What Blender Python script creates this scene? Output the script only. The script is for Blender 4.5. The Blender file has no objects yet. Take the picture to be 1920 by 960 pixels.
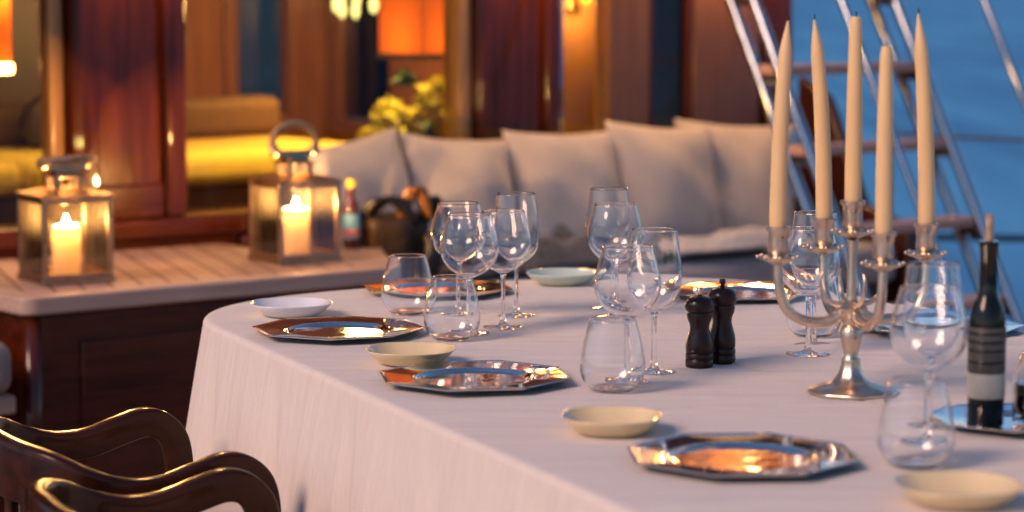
import bpy, bmesh, math, random
from mathutils import Vector, Matrix, noise
random.seed(7)
R = math.radians
PI = math.pi
S = bpy.context.scene
COL = S.collection

# ------------------------------------------------------------------ camera, sky, sun, exposure
cd = bpy.data.cameras.new('camera')
cam = bpy.data.objects.new('camera', cd); COL.objects.link(cam)
cam.location = (0, 0, 1.358)
cam.rotation_euler = (R(90) - math.atan(505/4600), 0, 0)
cd.sensor_width = 36.0
cd.lens = 36.0*4600/1920
cd.clip_start = 0.05
cd.clip_end = 60000
cd.dof.use_dof = True
cd.dof.focus_distance = 4.15
cd.dof.aperture_fstop = 2.9
cd.dof.aperture_blades = 0
S.camera = cam

SUN_EL, SUN_AZ = 36.0, 232.0         # from the left, soft
w = bpy.data.worlds.new('World'); S.world = w; w.use_nodes = True
nt = w.node_tree; nt.nodes.clear()
sky = nt.nodes.new('ShaderNodeTexSky'); sky.sky_type = 'NISHITA'; sky.sun_disc = False
sky.sun_elevation = R(SUN_EL); sky.sun_rotation = R(SUN_AZ)
sky.ozone_density = 6.0; sky.dust_density = 0.8; sky.air_density = 1.0
bg = nt.nodes.new('ShaderNodeBackground'); bg.inputs['Strength'].default_value = 0.05
wo = nt.nodes.new('ShaderNodeOutputWorld')
nt.links.new(sky.outputs[0], bg.inputs['Color']); nt.links.new(bg.outputs[0], wo.inputs['Surface'])
sl = bpy.data.lights.new('sun', 'SUN'); sl.energy = 1.25; sl.angle = R(24); sl.color = (1.0, .62, .455)
sun = bpy.data.objects.new('sun', sl); COL.objects.link(sun)
el, az = R(SUN_EL), R(SUN_AZ)
D = Vector((math.sin(az)*math.cos(el), math.cos(az)*math.cos(el), math.sin(el)))
sun.rotation_euler = D.to_track_quat('Z', 'Y').to_euler()
sun.location = D*20
S.view_settings.view_transform = 'Standard'; S.view_settings.look = 'None'
S.view_settings.gamma = 1.0; S.view_settings.exposure = 1.2
S.view_settings.use_curve_mapping = False
S.render.engine = 'CYCLES'
cy = S.cycles
cy.use_denoising = True
try: cy.denoiser = 'OPENIMAGEDENOISE'
except Exception: pass
cy.max_bounces = 24; cy.transmission_bounces = 20; cy.transparent_max_bounces = 24; cy.glossy_bounces = 8; cy.diffuse_bounces = 4
cy.sample_clamp_indirect = 10.0
cy.caustics_reflective = False; cy.caustics_refractive = True; cy.blur_glossy = 0.5

# ------------------------------------------------------------------ materials
def mat(name):
    m = bpy.data.materials.new(name); m.use_nodes = True
    t = m.node_tree
    return m, t, t.nodes['Principled BSDF']

def N(t, kind, **kw):
    n = t.nodes.new(kind)
    for k, v in kw.items():
        if k in n.inputs: n.inputs[k].default_value = v
        else: setattr(n, k, v)
    return n

def pmat(name, col, rough=.5, metal=0, var=.12, scale=(8, 8, 8), nscale=3.0, bump=0.0, bscale=60, coat=0, coat_rough=.05,
         rvar=0.0, spec=.5, sheen=0, detail=5, bstretch=(1, 1, 1), sss=0):
    m, t, p = mat(name)
    tc = N(t, 'ShaderNodeTexCoord')
    mp = N(t, 'ShaderNodeMapping'); mp.inputs['Scale'].default_value = scale
    t.links.new(tc.outputs['Object'], mp.inputs['Vector'])
    nz = N(t, 'ShaderNodeTexNoise', Scale=nscale, Detail=detail)
    t.links.new(mp.outputs[0], nz.inputs['Vector'])
    cr = N(t, 'ShaderNodeValToRGB')
    cr.color_ramp.elements[0].position = .3; cr.color_ramp.elements[1].position = .7
    cr.color_ramp.elements[0].color = tuple(c*(1-var) for c in col) + (1,)
    cr.color_ramp.elements[1].color = tuple(min(1, c*(1+var)) for c in col) + (1,)
    t.links.new(nz.outputs['Fac'], cr.inputs['Fac']); t.links.new(cr.outputs[0], p.inputs['Base Color'])
    p.inputs['Roughness'].default_value = rough; p.inputs['Metallic'].default_value = metal
    p.inputs['Specular IOR Level'].default_value = spec
    p.inputs['Coat Weight'].default_value = coat; p.inputs['Coat Roughness'].default_value = coat_rough
    if sheen: p.inputs['Sheen Weight'].default_value = sheen
    if rvar:
        mr = N(t, 'ShaderNodeMapRange'); mr.inputs['To Min'].default_value = max(0, rough-rvar); mr.inputs['To Max'].default_value = rough+rvar
        t.links.new(nz.outputs['Fac'], mr.inputs['Value']); t.links.new(mr.outputs[0], p.inputs['Roughness'])
    if bump:
        mp2 = N(t, 'ShaderNodeMapping'); mp2.inputs['Scale'].default_value = bstretch
        t.links.new(tc.outputs['Object'], mp2.inputs['Vector'])
        n2 = N(t, 'ShaderNodeTexNoise', Scale=bscale, Detail=4)
        t.links.new(mp2.outputs[0], n2.inputs['Vector'])
        b = N(t, 'ShaderNodeBump', Strength=bump, Distance=.01)
        t.links.new(n2.outputs['Fac'], b.inputs['Height']); t.links.new(b.outputs[0], p.inputs['Normal'])
    if sss:
        p.inputs['Subsurface Weight'].default_value = sss
        p.inputs['Subsurface Radius'].default_value = (1, .5, .25); p.inputs['Subsurface Scale'].default_value = .02
    return m

def emat(name, col, strength):
    m, t, p = mat(name)
    t.nodes.remove(p)
    e = N(t, 'ShaderNodeEmission', Color=col + (1,), Strength=strength)
    t.links.new(e.outputs[0], t.nodes['Material Output'].inputs['Surface'])
    return m

def glassmat(name, col=(1, 1, 1), ior=1.45):
    m, t, p = mat(name)
    t.nodes.remove(p)
    g = N(t, 'ShaderNodeBsdfGlass', Color=col + (1,), Roughness=0.0, IOR=ior)
    t.links.new(g.outputs[0], t.nodes['Material Output'].inputs['Surface'])
    return m

def panemat(name, tint, refl=1.0, ior=1.5, glow_film=0):
    # a flat pane: see-through with a mirror reflection that grows at grazing angles
    m, t, p = mat(name)
    t.nodes.remove(p)
    tr = N(t, 'ShaderNodeBsdfTransparent', Color=tint + (1,))
    gl = N(t, 'ShaderNodeBsdfGlossy', Color=(refl, refl, refl, 1), Roughness=0.01)
    fr = N(t, 'ShaderNodeFresnel', IOR=ior)
    mx = N(t, 'ShaderNodeMixShader')
    t.links.new(fr.outputs[0], mx.inputs[0]); t.links.new(tr.outputs[0], mx.inputs[1]); t.links.new(gl.outputs[0], mx.inputs[2])
    last = mx
    if glow_film:                                              # translucent film added so the clear panes glow amber by candlelight
        tr2 = N(t, 'ShaderNodeBsdfTranslucent', Color=(.9, .75, .55, 1)); m2 = N(t, 'ShaderNodeMixShader'); m2.inputs[0].default_value = glow_film
        t.links.new(mx.outputs[0], m2.inputs[1]); t.links.new(tr2.outputs[0], m2.inputs[2]); last = m2
    t.links.new(last.outputs[0], t.nodes['Material Output'].inputs['Surface'])
    return m

M = {}
M['mahogany'] = pmat('mahogany', (.078, .014, .005), .28, var=.35, scale=(9, 9, .9), nscale=4, coat=.75, coat_rough=.02, rvar=.06, spec=.1)
M['mahogany_h'] = pmat('mahogany_h', (.072, .0125, .0045), .28, var=.35, scale=(.9, 9, 9), nscale=4, coat=.75, coat_rough=.02, rvar=.06, spec=.1)
M['dark_wood'] = pmat('dark_wood', (.032, .0085, .003), .3, var=.45, scale=(3, 8, 8), nscale=4, coat=.22, coat_rough=.06, rvar=.05, spec=.12)
M['brown_panel'] = pmat('brown_panel', (.15, .062, .034), .35, var=.2, scale=(9, 9, .9), nscale=4, coat=.3, coat_rough=.05)
M['inner_wood'] = pmat('inner_wood', (.22, .085, .035), .4, var=.25, scale=(7, 7, .7), nscale=4, coat=.3, coat_rough=.2)
M['inner_dark'] = pmat('inner_dark', (.06, .025, .015), .45, var=.25, scale=(7, 7, .7), nscale=4)
M['gold_wood'] = pmat('gold_wood', (.42, .20, .06), .35, var=.18, scale=(9, 9, .7), nscale=4, coat=.4, coat_rough=.15)
M['teak'] = pmat('teak', (.36, .25, .19), .55, var=.22, scale=(1.2, 16, 16), nscale=4, bump=.15, bscale=40, bstretch=(1, 12, 12))
M['teak_tread'] = pmat('teak_tread', (.42, .24, .19), .5, var=.2, scale=(1.2, 16, 16), nscale=4, bump=.1, bscale=40)
M['cushion'] = pmat('cushion', (.60, .50, .43), .9, var=.05, nscale=2, bump=.35, bscale=900, sheen=.2)
M['seat_cloth'] = pmat('seat_cloth', (.40, .365, .36), .9, var=.06, nscale=2, bump=.3, bscale=700, sheen=.2)
M['dim_cloth'] = pmat('dim_cloth', (.24, .20, .19), .9, var=.06, nscale=2, bump=.3, bscale=700)
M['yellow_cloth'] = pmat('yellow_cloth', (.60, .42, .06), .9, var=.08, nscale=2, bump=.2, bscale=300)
M['throw'] = pmat('throw', (.075, .075, .085), .95, var=.4, nscale=6, bump=.8, bscale=120, sheen=.3)
M['throw_light'] = pmat('throw_light', (.42, .41, .43), .95, var=.2, nscale=6, bump=.7, bscale=120, sheen=.3)
M['silver'] = pmat('silver', (.82, .79, .75), .09, metal=1, var=.04, nscale=3, rvar=.05)
M['silver_plate'] = pmat('silver_plate', (.86, .83, .80), .045, metal=1, var=.02, nscale=3, rvar=.02, bump=.035, bscale=26)
M['old_silver'] = pmat('old_silver', (.70, .56, .43), .3, metal=1, var=.15, nscale=6, rvar=.08, bump=.05, bscale=90)
M['steel'] = pmat('steel', (.38, .43, .48), .06, metal=1, var=.05, nscale=3, rvar=.02)
M['lantern_metal'] = pmat('lantern_metal', (.44, .32, .22), .3, metal=1, var=.14, nscale=5, rvar=.08, bump=.06, bscale=70)
M['rope_wrap'] = pmat('rope_wrap', (.26, .17, .11), .6, var=.25, nscale=6, bump=.5, bscale=160, metal=.2)
M['porcelain'] = pmat('porcelain', (.74, .73, .74), .16, var=.03, nscale=3, coat=.5, spec=.5)
M['cream_glaze'] = pmat('cream_glaze', (.73, .585, .335), .18, var=.05, nscale=4, coat=.5)
M['sage_glaze'] = pmat('sage_glaze', (.50, .60, .52), .18, var=.05, nscale=4, coat=.5)
M['taper_wax'] = pmat('taper_wax', (.80, .54, .265), .42, var=.06, nscale=3, scale=(20, 20, 3), sss=.4)
M['wick'] = pmat('wick', (.02, .018, .016), .9, var=.2)
M['mill_wood'] = pmat('mill_wood', (.026, .0075, .005), .35, var=.4, scale=(20, 20, 3), nscale=4, coat=.2, coat_rough=.12, spec=.25)
M['bottle_dark'] = pmat('bottle_dark', (.006, .006, .003), .1, var=.2, coat=.2, coat_rough=.03, spec=.3)
M['label_grey'] = pmat('label_grey', (.085, .075, .06), .55, var=.15, nscale=8)
M['label_cream'] = pmat('label_cream', (.55, .50, .40), .6, var=.06, nscale=8)
M['cork'] = pmat('cork', (.42, .27, .17), .8, var=.25, nscale=14, bump=.3, bscale=200)
M['amber'] = pmat('amber', (.42, .17, .03), .25, var=.2, nscale=8, coat=.4)
M['brown_liquid'] = pmat('brown_liquid', (.03, .017, .012), .1, var=.2, coat=.4)
M['label_blue'] = pmat('label_blue', (.13, .33, .47), .5, var=.15, nscale=5)
M['label_red'] = pmat('label_red', (.50, .12, .10), .5, var=.15, nscale=5)
M['yellow_cap'] = pmat('yellow_cap', (.72, .45, .02), .4, var=.05)
M['amber_glass'] = pmat('amber_glass', (.07, .014, .008), .08, var=.2, coat=.5)
M['leather'] = pmat('leather', (.055, .030, .011), .42, var=.4, nscale=4, bump=.4, bscale=60)
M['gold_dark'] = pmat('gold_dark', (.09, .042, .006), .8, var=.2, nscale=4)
M['leather_black'] = pmat('leather_black', (.012, .010, .009), .35, var=.4, nscale=4, bump=.4, bscale=60)
M['leather_tan'] = pmat('leather_tan', (.26, .10, .025), .3, var=.3, nscale=4, bump=.3, bscale=60)
M['leaf'] = pmat('leaf', (.05, .10, .02), .5, var=.35, nscale=5)
M['leaf_dark'] = pmat('leaf_dark', (.02, .045, .015), .5, var=.35, nscale=5)
M['petal'] = pmat('petal', (.70, .62, .05), .6, var=.2, nscale=9)
M['vase'] = pmat('vase', (.10, .09, .08), .2, var=.2, coat=.4)
M['dusk_sheet'] = pmat('dusk_sheet', (.055, .085, .115), .7, var=.12, scale=(1, 1, 30), nscale=2)
M['hull'] = pmat('hull', (.75, .75, .76), .3, var=.04)
M['shade_trim'] = pmat('shade_trim', (.05, .03, .02), .5)
M['black_line'] = pmat('black_line', (.02, .018, .018), .6, var=.2)
M['brass'] = pmat('brass', (.62, .43, .16), .22, metal=1, var=.1, rvar=.06)
M['glass'] = glassmat('glass', (1, 1, 1), 1.45)
M['pane'] = panemat('pane', (.93, .93, .92), ior=1.22)
M['tint_pane'] = panemat('tint_pane', (.58, .46, .38))
M['lantern_pane'] = panemat('lantern_pane', (.96, .95, .93), ior=1.6, glow_film=.003)
M['flame'] = emat('flame', (1.0, .54, .18), 3400)
M['lamp_warm'] = emat('lamp_warm', (1.0, .50, .13), 12)
M['lamp_soft'] = emat('lamp_soft', (1.0, .50, .13), 6)
M['lamp_hot'] = emat('lamp_hot', (1.0, .55, .18), 60)
M['crystal_lit'] = emat('crystal_lit', (1.0, .80, .22), 1.3)
M['led'] = emat('led', (1, .05, .03), 2.0)

# glowing fabric lampshade
m, t, p = mat('orange_shade'); M['orange_shade'] = m
t.nodes.remove(p)
df = N(t, 'ShaderNodeBsdfDiffuse', Color=(.60, .22, .05, 1)); tl = N(t, 'ShaderNodeBsdfTranslucent', Color=(.62, .32, .10, 1))
mx = N(t, 'ShaderNodeMixShader'); mx.inputs[0].default_value = .72
t.links.new(df.outputs[0], mx.inputs[1]); t.links.new(tl.outputs[0], mx.inputs[2])
t.links.new(mx.outputs[0], t.nodes['Material Output'].inputs['Surface'])

# pillar-candle wax: lets its own flame glow through the thin rim
m, t, p = mat('pillar_wax'); M['pillar_wax'] = m
t.nodes.remove(p)
df = N(t, 'ShaderNodeBsdfDiffuse', Color=(.88, .78, .68, 1)); tl = N(t, 'ShaderNodeBsdfTranslucent', Color=(.97, .80, .55, 1))
mx = N(t, 'ShaderNodeMixShader'); mx.inputs[0].default_value = .6
t.links.new(df.outputs[0], mx.inputs[1]); t.links.new(tl.outputs[0], mx.inputs[2])
t.links.new(mx.outputs[0], t.nodes['Material Output'].inputs['Surface'])

# linen tablecloth: slub weave, long soft creases
m, t, p = mat('linen'); M['linen'] = m
tc = N(t, 'ShaderNodeTexCoord')
def stretched(sx, sy, sz, sc, det=4, rot=0):
    mp = N(t, 'ShaderNodeMapping'); mp.inputs['Scale'].default_value = (sx, sy, sz); mp.inputs['Rotation'].default_value = (0, 0, rot)
    t.links.new(tc.outputs['Object'], mp.inputs['Vector'])
    nz = N(t, 'ShaderNodeTexNoise', Scale=sc, Detail=det); t.links.new(mp.outputs[0], nz.inputs['Vector'])
    return nz.outputs['Fac']
a = stretched(60, 60, 3.0, 4)
b_ = stretched(1.6, 12, 1.6, 1.6, 3)
c_ = stretched(3, 3, 3, 1.2, 3)
cr = N(t, 'ShaderNodeValToRGB')
cr.color_ramp.elements[0].position = .25; cr.color_ramp.elements[1].position = .75
cr.color_ramp.elements[0].color = (.665, .585, .515, 1); cr.color_ramp.elements[1].color = (.735, .652, .578, 1)
t.links.new(a, cr.inputs['Fac']); t.links.new(cr.outputs[0], p.inputs['Base Color'])
p.inputs['Roughness'].default_value = .9; p.inputs['Sheen Weight'].default_value = .15
fine = stretched(400, 400, 400, 2.0, 2)
b1 = N(t, 'ShaderNodeBump', Strength=.25, Distance=.002); t.links.new(fine, b1.inputs['Height'])
b2 = N(t, 'ShaderNodeBump', Strength=.55, Distance=.016); t.links.new(b_, b2.inputs['Height']); t.links.new(b1.outputs[0], b2.inputs['Normal'])
b3 = N(t, 'ShaderNodeBump', Strength=.03, Distance=.004); t.links.new(a, b3.inputs['Height']); t.links.new(b2.outputs[0], b3.inputs['Normal'])
t.links.new(b3.outputs[0], p.inputs['Normal'])

# sea
m, t, p = mat('sea_water'); M['sea'] = m
tc = N(t, 'ShaderNodeTexCoord')
mp = N(t, 'ShaderNodeMapping'); mp.inputs['Scale'].default_value = (1.5, .3, 1); t.links.new(tc.outputs['Object'], mp.inputs['Vector'])
n1 = N(t, 'ShaderNodeTexNoise', Scale=.35, Detail=6); n2 = N(t, 'ShaderNodeTexNoise', Scale=1.6, Detail=4); n3 = N(t, 'ShaderNodeTexNoise', Scale=.5, Detail=5)
mp3 = N(t, 'ShaderNodeMapping'); mp3.inputs['Scale'].default_value = (1, .05, 1); t.links.new(tc.outputs['Object'], mp3.inputs['Vector']); t.links.new(mp3.outputs[0], n3.inputs['Vector'])
for q in (n1, n2): t.links.new(mp.outputs[0], q.inputs['Vector'])
b1 = N(t, 'ShaderNodeBump', Strength=.6, Distance=.5); t.links.new(n1.outputs['Fac'], b1.inputs['Height'])
b2 = N(t, 'ShaderNodeBump', Strength=.5, Distance=.15); t.links.new(n2.outputs['Fac'], b2.inputs['Height']); t.links.new(b1.outputs[0], b2.inputs['Normal'])
cr = N(t, 'ShaderNodeValToRGB')
cr.color_ramp.elements[0].position = .40; cr.color_ramp.elements[1].position = .60
cr.color_ramp.elements[0].color = (.050, .20, .39, 1); cr.color_ramp.elements[1].color = (.085, .33, .56, 1)
t.links.new(n3.outputs['Fac'], cr.inputs['Fac'])
t.nodes.remove(p)
df = N(t, 'ShaderNodeBsdfDiffuse'); gl = N(t, 'ShaderNodeBsdfGlossy', Roughness=.3, Color=(.5, .75, 1, 1)); mx = N(t, 'ShaderNodeMixShader'); mx.inputs[0].default_value = .16
t.links.new(cr.outputs[0], df.inputs['Color']); t.links.new(b2.outputs[0], df.inputs['Normal']); t.links.new(b2.outputs[0], gl.inputs['Normal'])
t.links.new(df.outputs[0], mx.inputs[1]); t.links.new(gl.outputs[0], mx.inputs[2]); t.links.new(mx.outputs[0], t.nodes['Material Output'].inputs['Surface'])

# deck planking with dark caulking
def plank_mat(name, width, col, seam=(.03, .028, .028), axis='X', rot=0, sw=.07):
    m, t, p = mat(name)
    tc = N(t, 'ShaderNodeTexCoord'); mp = N(t, 'ShaderNodeMapping'); mp.inputs['Rotation'].default_value = (0, 0, rot)
    t.links.new(tc.outputs['Object'], mp.inputs['Vector'])
    sp = N(t, 'ShaderNodeSeparateXYZ'); t.links.new(mp.outputs[0], sp.inputs[0])
    d = N(t, 'ShaderNodeMath', operation='DIVIDE'); d.inputs[1].default_value = width; t.links.new(sp.outputs[axis], d.inputs[0])
    f = N(t, 'ShaderNodeMath', operation='FRACT'); t.links.new(d.outputs[0], f.inputs[0])
    l = N(t, 'ShaderNodeMath', operation='LESS_THAN'); l.inputs[1].default_value = sw; t.links.new(f.outputs[0], l.inputs[0])
    fl = N(t, 'ShaderNodeMath', operation='FLOOR'); t.links.new(d.outputs[0], fl.inputs[0])
    wn = N(t, 'ShaderNodeTexWhiteNoise', noise_dimensions='1D'); t.links.new(fl.outputs[0], wn.inputs['W'])
    mp2 = N(t, 'ShaderNodeMapping'); mp2.inputs['Scale'].default_value = (18, 2, 18) if axis == 'X' else (2, 18, 18)
    t.links.new(mp.outputs[0], mp2.inputs['Vector'])
    nz = N(t, 'ShaderNodeTexNoise', Scale=3, Detail=6); t.links.new(mp2.outputs[0], nz.inputs['Vector'])
    ad = N(t, 'ShaderNodeMath', operation='ADD'); t.links.new(wn.outputs['Value'], ad.inputs[0]); t.links.new(nz.outputs['Fac'], ad.inputs[1])
    cr = N(t, 'ShaderNodeValToRGB'); cr.color_ramp.elements[0].position = .3; cr.color_ramp.elements[1].position = 1.3/1.5
    cr.color_ramp.elements[0].color = tuple(c*.75 for c in col)+(1,); cr.color_ramp.elements[1].color = tuple(c*1.2 for c in col)+(1,)
    hf = N(t, 'ShaderNodeMath', operation='MULTIPLY'); hf.inputs[1].default_value = .6; t.links.new(ad.outputs[0], hf.inputs[0])
    t.links.new(hf.outputs[0], cr.inputs['Fac'])
    mxc = N(t, 'ShaderNodeMix', data_type='RGBA'); t.links.new(l.outputs[0], mxc.inputs['Factor'])
    t.links.new(cr.outputs[0], mxc.inputs[6]); mxc.inputs[7].default_value = seam+(1,)
    t.links.new(mxc.outputs[2], p.inputs['Base Color'])
    p.inputs['Roughness'].default_value = .5
    bp = N(t, 'ShaderNodeBump', Strength=.4, Distance=.003); bp.invert = True
    t.links.new(l.outputs[0], bp.inputs['Height']); t.links.new(bp.outputs[0], p.inputs['Normal'])
    return m
M['deck'] = plank_mat('deck', .055, (.30, .19, .12))
M['bench_teak'] = plank_mat('bench_teak', .075, (.46, .29, .22), seam=(.13, .06, .04), rot=R(20), sw=.13)
M['maroon'] = pmat('maroon', (.040, .007, .005), .4, var=.3, scale=(9, 9, .9), nscale=4, coat=.2)
M['teak_plain'] = pmat('teak_plain', (.46, .31, .245), .5, var=.14, scale=(1.2, 16, 16), nscale=4, bump=.1, bscale=40)

# ------------------------------------------------------------------ helpers
def link(o, parent=None):
    COL.objects.link(o)
    if parent is not None: o.parent = parent
    return o

def obj(name, bm, material, parent=None, smooth=False, bevel=0, auto=None, keep=False):
    if not keep: bmesh.ops.recalc_face_normals(bm, faces=bm.faces)
    me = bpy.data.meshes.new(name); bm.to_mesh(me); bm.free()
    o = bpy.data.objects.new(name, me); link(o, parent)
    me.materials.append(M[material] if isinstance(material, str) else material)
    if smooth:
        for f in me.polygons: f.use_smooth = True
        if auto:
            try: me.set_sharp_from_angle(angle=R(auto))
            except Exception: pass
    if bevel:
        b = o.modifiers.new('bevel', 'BEVEL'); b.width = bevel; b.segments = 3; b.limit_method = 'ANGLE'; b.angle_limit = R(40)
        for f in me.polygons: f.use_smooth = True
        try: me.set_sharp_from_angle(angle=R(40))
        except Exception: pass
    return o

def tag(o, label=None, cat=None, group=None, kind=None):
    if label: o['label'] = label
    if cat: o['category'] = cat
    if group: o['group'] = group
    if kind: o['kind'] = kind
    return o

def thing(name, label, cat, loc=(0, 0, 0), rz=0, group=None):
    o = bpy.data.objects.new(name, None); link(o)
    o.empty_display_size = .05
    o.location = loc; o.rotation_euler = (0, 0, rz)
    return tag(o, label, cat, group)

def dup(root, loc, rz=0, label=None):
    r = root.copy(); COL.objects.link(r); r.location = loc; r.rotation_euler = (0, 0, rz)
    if label: r['label'] = label
    for ch in list(root.children):
        c = ch.copy(); COL.objects.link(c); c.parent = r
        for g in list(ch.children):
            d = g.copy(); COL.objects.link(d); d.parent = c
    return r

def box(bm, lo, hi, mtx=None):
    vs = [Vector((x, y, z)) for x in (lo[0], hi[0]) for y in (lo[1], hi[1]) for z in (lo[2], hi[2])]
    if mtx is not None: vs = [mtx @ v for v in vs]
    v = [bm.verts.new(c) for c in vs]
    for f in ((0, 1, 3, 2), (4, 6, 7, 5), (0, 4, 5, 1), (2, 3, 7, 6), (0, 2, 6, 4), (1, 5, 7, 3)):
        bm.faces.new([v[i] for i in f])

def tube(bm, pts, rad, seg=12, cap=True, up=Vector((0, 0, 1))):
    pts = [Vector(p) for p in pts]; n = len(pts)
    rads = rad if isinstance(rad, (list, tuple)) else [rad]*n
    rings = []
    prev = None
    for i, p in enumerate(pts):
        tg = (pts[min(i+1, n-1)] - pts[max(i-1, 0)]).normalized()
        if prev is None:
            a = up if abs(tg.dot(up)) < .95 else Vector((1, 0, 0))
            x = tg.cross(a).normalized()
        else:
            x = (prev - tg*prev.dot(tg)).normalized()
        prev = x
        y = tg.cross(x)
        rings.append([bm.verts.new(p + (x*math.cos(2*PI*k/seg) + y*math.sin(2*PI*k/seg))*rads[i]) for k in range(seg)])
    for i in range(n-1):
        for k in range(seg):
            bm.faces.new((rings[i][k], rings[i][(k+1) % seg], rings[i+1][(k+1) % seg], rings[i+1][k]))
    if cap:
        bm.faces.new(rings[0][::-1]); bm.faces.new(rings[-1])

def lathe(bm, prof, seg=48, c=(0, 0, 0), wob=None, close=False):
    # prof: list of (r, z); r==0 makes a pole
    rings = []
    for r, z in prof:
        if r < 1e-6: rings.append([bm.verts.new((c[0], c[1], c[2]+z))])
        else:
            rings.append([bm.verts.new((c[0] + r*math.cos(2*PI*k/seg)*(wob(k/seg) if wob else 1),
                                        c[1] + r*math.sin(2*PI*k/seg)*(wob(k/seg) if wob else 1), c[2]+z)) for k in range(seg)])
    pairs = list(zip(rings, rings[1:]))
    if close: pairs.append((rings[-1], rings[0]))
    for A, B in pairs:
        if len(A) == 1 and len(B) == 1: continue
        for k in range(seg):
            k2 = (k+1) % seg
            if len(A) == 1: bm.faces.new((A[0], B[k2], B[k]))
            elif len(B) == 1: bm.faces.new((A[k], A[k2], B[0]))
            else: bm.faces.new((A[k], A[k2], B[k2], B[k]))

def spline(pts, n=8):
    # Catmull-Rom through tuples of any size
    out = []
    P = [pts[0]] + list(pts) + [pts[-1]]
    for i in range(1, len(P)-2):
        for s in range(n):
            u = s/n
            out.append(tuple(.5*((2*b) + (-a+c)*u + (2*a-5*b+4*c-d)*u*u + (-a+3*b-3*c+d)*u**3)
                             for a, b, c, d in zip(P[i-1], P[i], P[i+1], P[i+2])))
    out.append(tuple(pts[-1]))
    return out

def BM(): return bmesh.new()

# ------------------------------------------------------------------ the sea, the boat's deck
bm = BM()
v = [bm.verts.new(c) for c in ((-20000, -20000, 0), (20000, -20000, 0), (20000, 20000, 0), (-20000, 20000, 0))]; bm.faces.new(v)
o = obj('sea', bm, 'sea'); o.location = (0, 0, -1.6); tag(o, kind='structure')

outline = [(-6, -4), (4.2, -4), (4.0, 6.0), (3.2, 9.3), (1.5, 9.5), (.6, 14), (-6, 14)]
bm = BM()
top = [bm.verts.new((x, y, 0)) for x, y in outline]; bot = [bm.verts.new((x*.96, y*.97+.1, -.06)) for x, y in outline]
bm.faces.new(top); bm.faces.new(bot[::-1])
for i in range(len(top)):
    j = (i+1) % len(top); bm.faces.new((top[i], bot[i], bot[j], top[j]))
o = obj('deck', bm, 'deck'); tag(o, kind='structure')
bm = BM()
a = [bm.verts.new((x*.955, y*.965+.1, -.07)) for x, y in outline]; b = [bm.verts.new((x*.8, y*.85+.5, -2.2)) for x, y in outline]
bm.faces.new(a); bm.faces.new(b[::-1])
for i in range(len(a)):
    j = (i+1) % len(a); bm.faces.new((a[i], b[i], b[j], a[j]))
tag(obj('yacht_hull', bm, 'hull'), 'white yacht hull carrying the wooden deck above the water', 'hull')

# ------------------------------------------------------------------ deckhouse (local x along its front, local y inwards)
W0 = Vector((-.754, 7.22, 0)); WR = math.atan2(.62, .785)
WX = Vector((math.cos(WR), math.sin(WR), 0)); WN = Vector((-math.sin(WR), math.cos(WR), 0))
def wpt(x, y, z): return W0 + WX*x + WN*y + Vector((0, 0, z))
house = thing('deckhouse', 'varnished mahogany deckhouse with big glazed windows behind the cushions', 'deckhouse', W0, WR)
def hb(name, boxes, material, bevel=.006, parent=house, smooth=False):
    bm = BM()
    for lo, hi in boxes: box(bm, lo, hi)
    return obj(name, bm, material, parent, bevel=bevel)
hb('lower_wall', [((-2.6, .0, 0), (2.06, .07, .64))], 'mahogany_h')
hb('sill', [((-2.6, -.045, .642), (2.04, .09, .70))], 'mahogany_h', .012)
col1 = hb('column', [((-.60, -.01, .702), (-.255, .11, 2.05))], 'mahogany')
hb('pilaster', [((-.60, -.035, .703), (-.535, -.0125, 2.05)), ((-.325, -.045, .703), (-.258, -.0125, 2.05))], 'mahogany', .012, col1)
hb('bottom_rail', [((-.533, -.03, .703), (-.327, -.0125, .80))], 'mahogany_h', .008, col1)
hb('window_post', [((-.655, .02, .702), (-.615, .09, 2.05))], 'gold_wood', .008)
hb('window_post', [((.752, .0, .702), (.80, .09, 2.05))], 'gold_wood', .008)
col2 = hb('column', [((.808, -.01, .702), (1.135, .11, 2.05))], 'mahogany')
hb('pilaster', [((.81, -.035, .703), (.86, -.0125, 2.05)), ((1.075, -.04, .703), (1.133, -.0125, 2.05))], 'mahogany', .012, col2)
hb('steel_strip', [((1.138, -.012, .702), (1.165, .04, 2.05))], 'steel', .006)
hb('wall_panel', [((1.37, .0, .702), (1.545, .08, 2.05))], 'brown_panel')
hb('wall_panel', [((1.745, .0, .702), (2.05, .08, 2.05))], 'brown_panel')
hb('header', [((-2.6, -.05, 2.052), (2.06, .12, 2.45))], 'mahogany_h')
hb('roof', [((-2.75, -.45, 2.452), (2.25, 2.85, 2.53))], 'hull', .02)  # front overhang is out of view, extended to shade the sofa cushions
hb('window_pane', [((-2.58, .045, .701), (-.657, .051, 2.05))], 'pane', 0)
hb('window_pane', [((-.253, .045, .701), (.750, .051, 2.05))], 'pane', 0)
hb('door_pane', [((1.167, .045, .701), (1.368, .051, 2.05))], 'pane', 0)
wf = hb('window_frame', [((1.547, .01, .702), (1.567, .07, 2.05)), ((1.723, .01, .702), (1.743, .07, 2.05))], 'mahogany', .006)
hb('blue_pane', [((1.568, .03, .702), (1.722, .036, 2.05))], 'pane', 0, wf)
hb('dusk_sheet', [((1.568, .045, .702), (1.722, .055, 2.05))], 'dusk_sheet', 0, wf)  # blue sheet added behind the pane, standing in for reflected dusk
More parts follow.
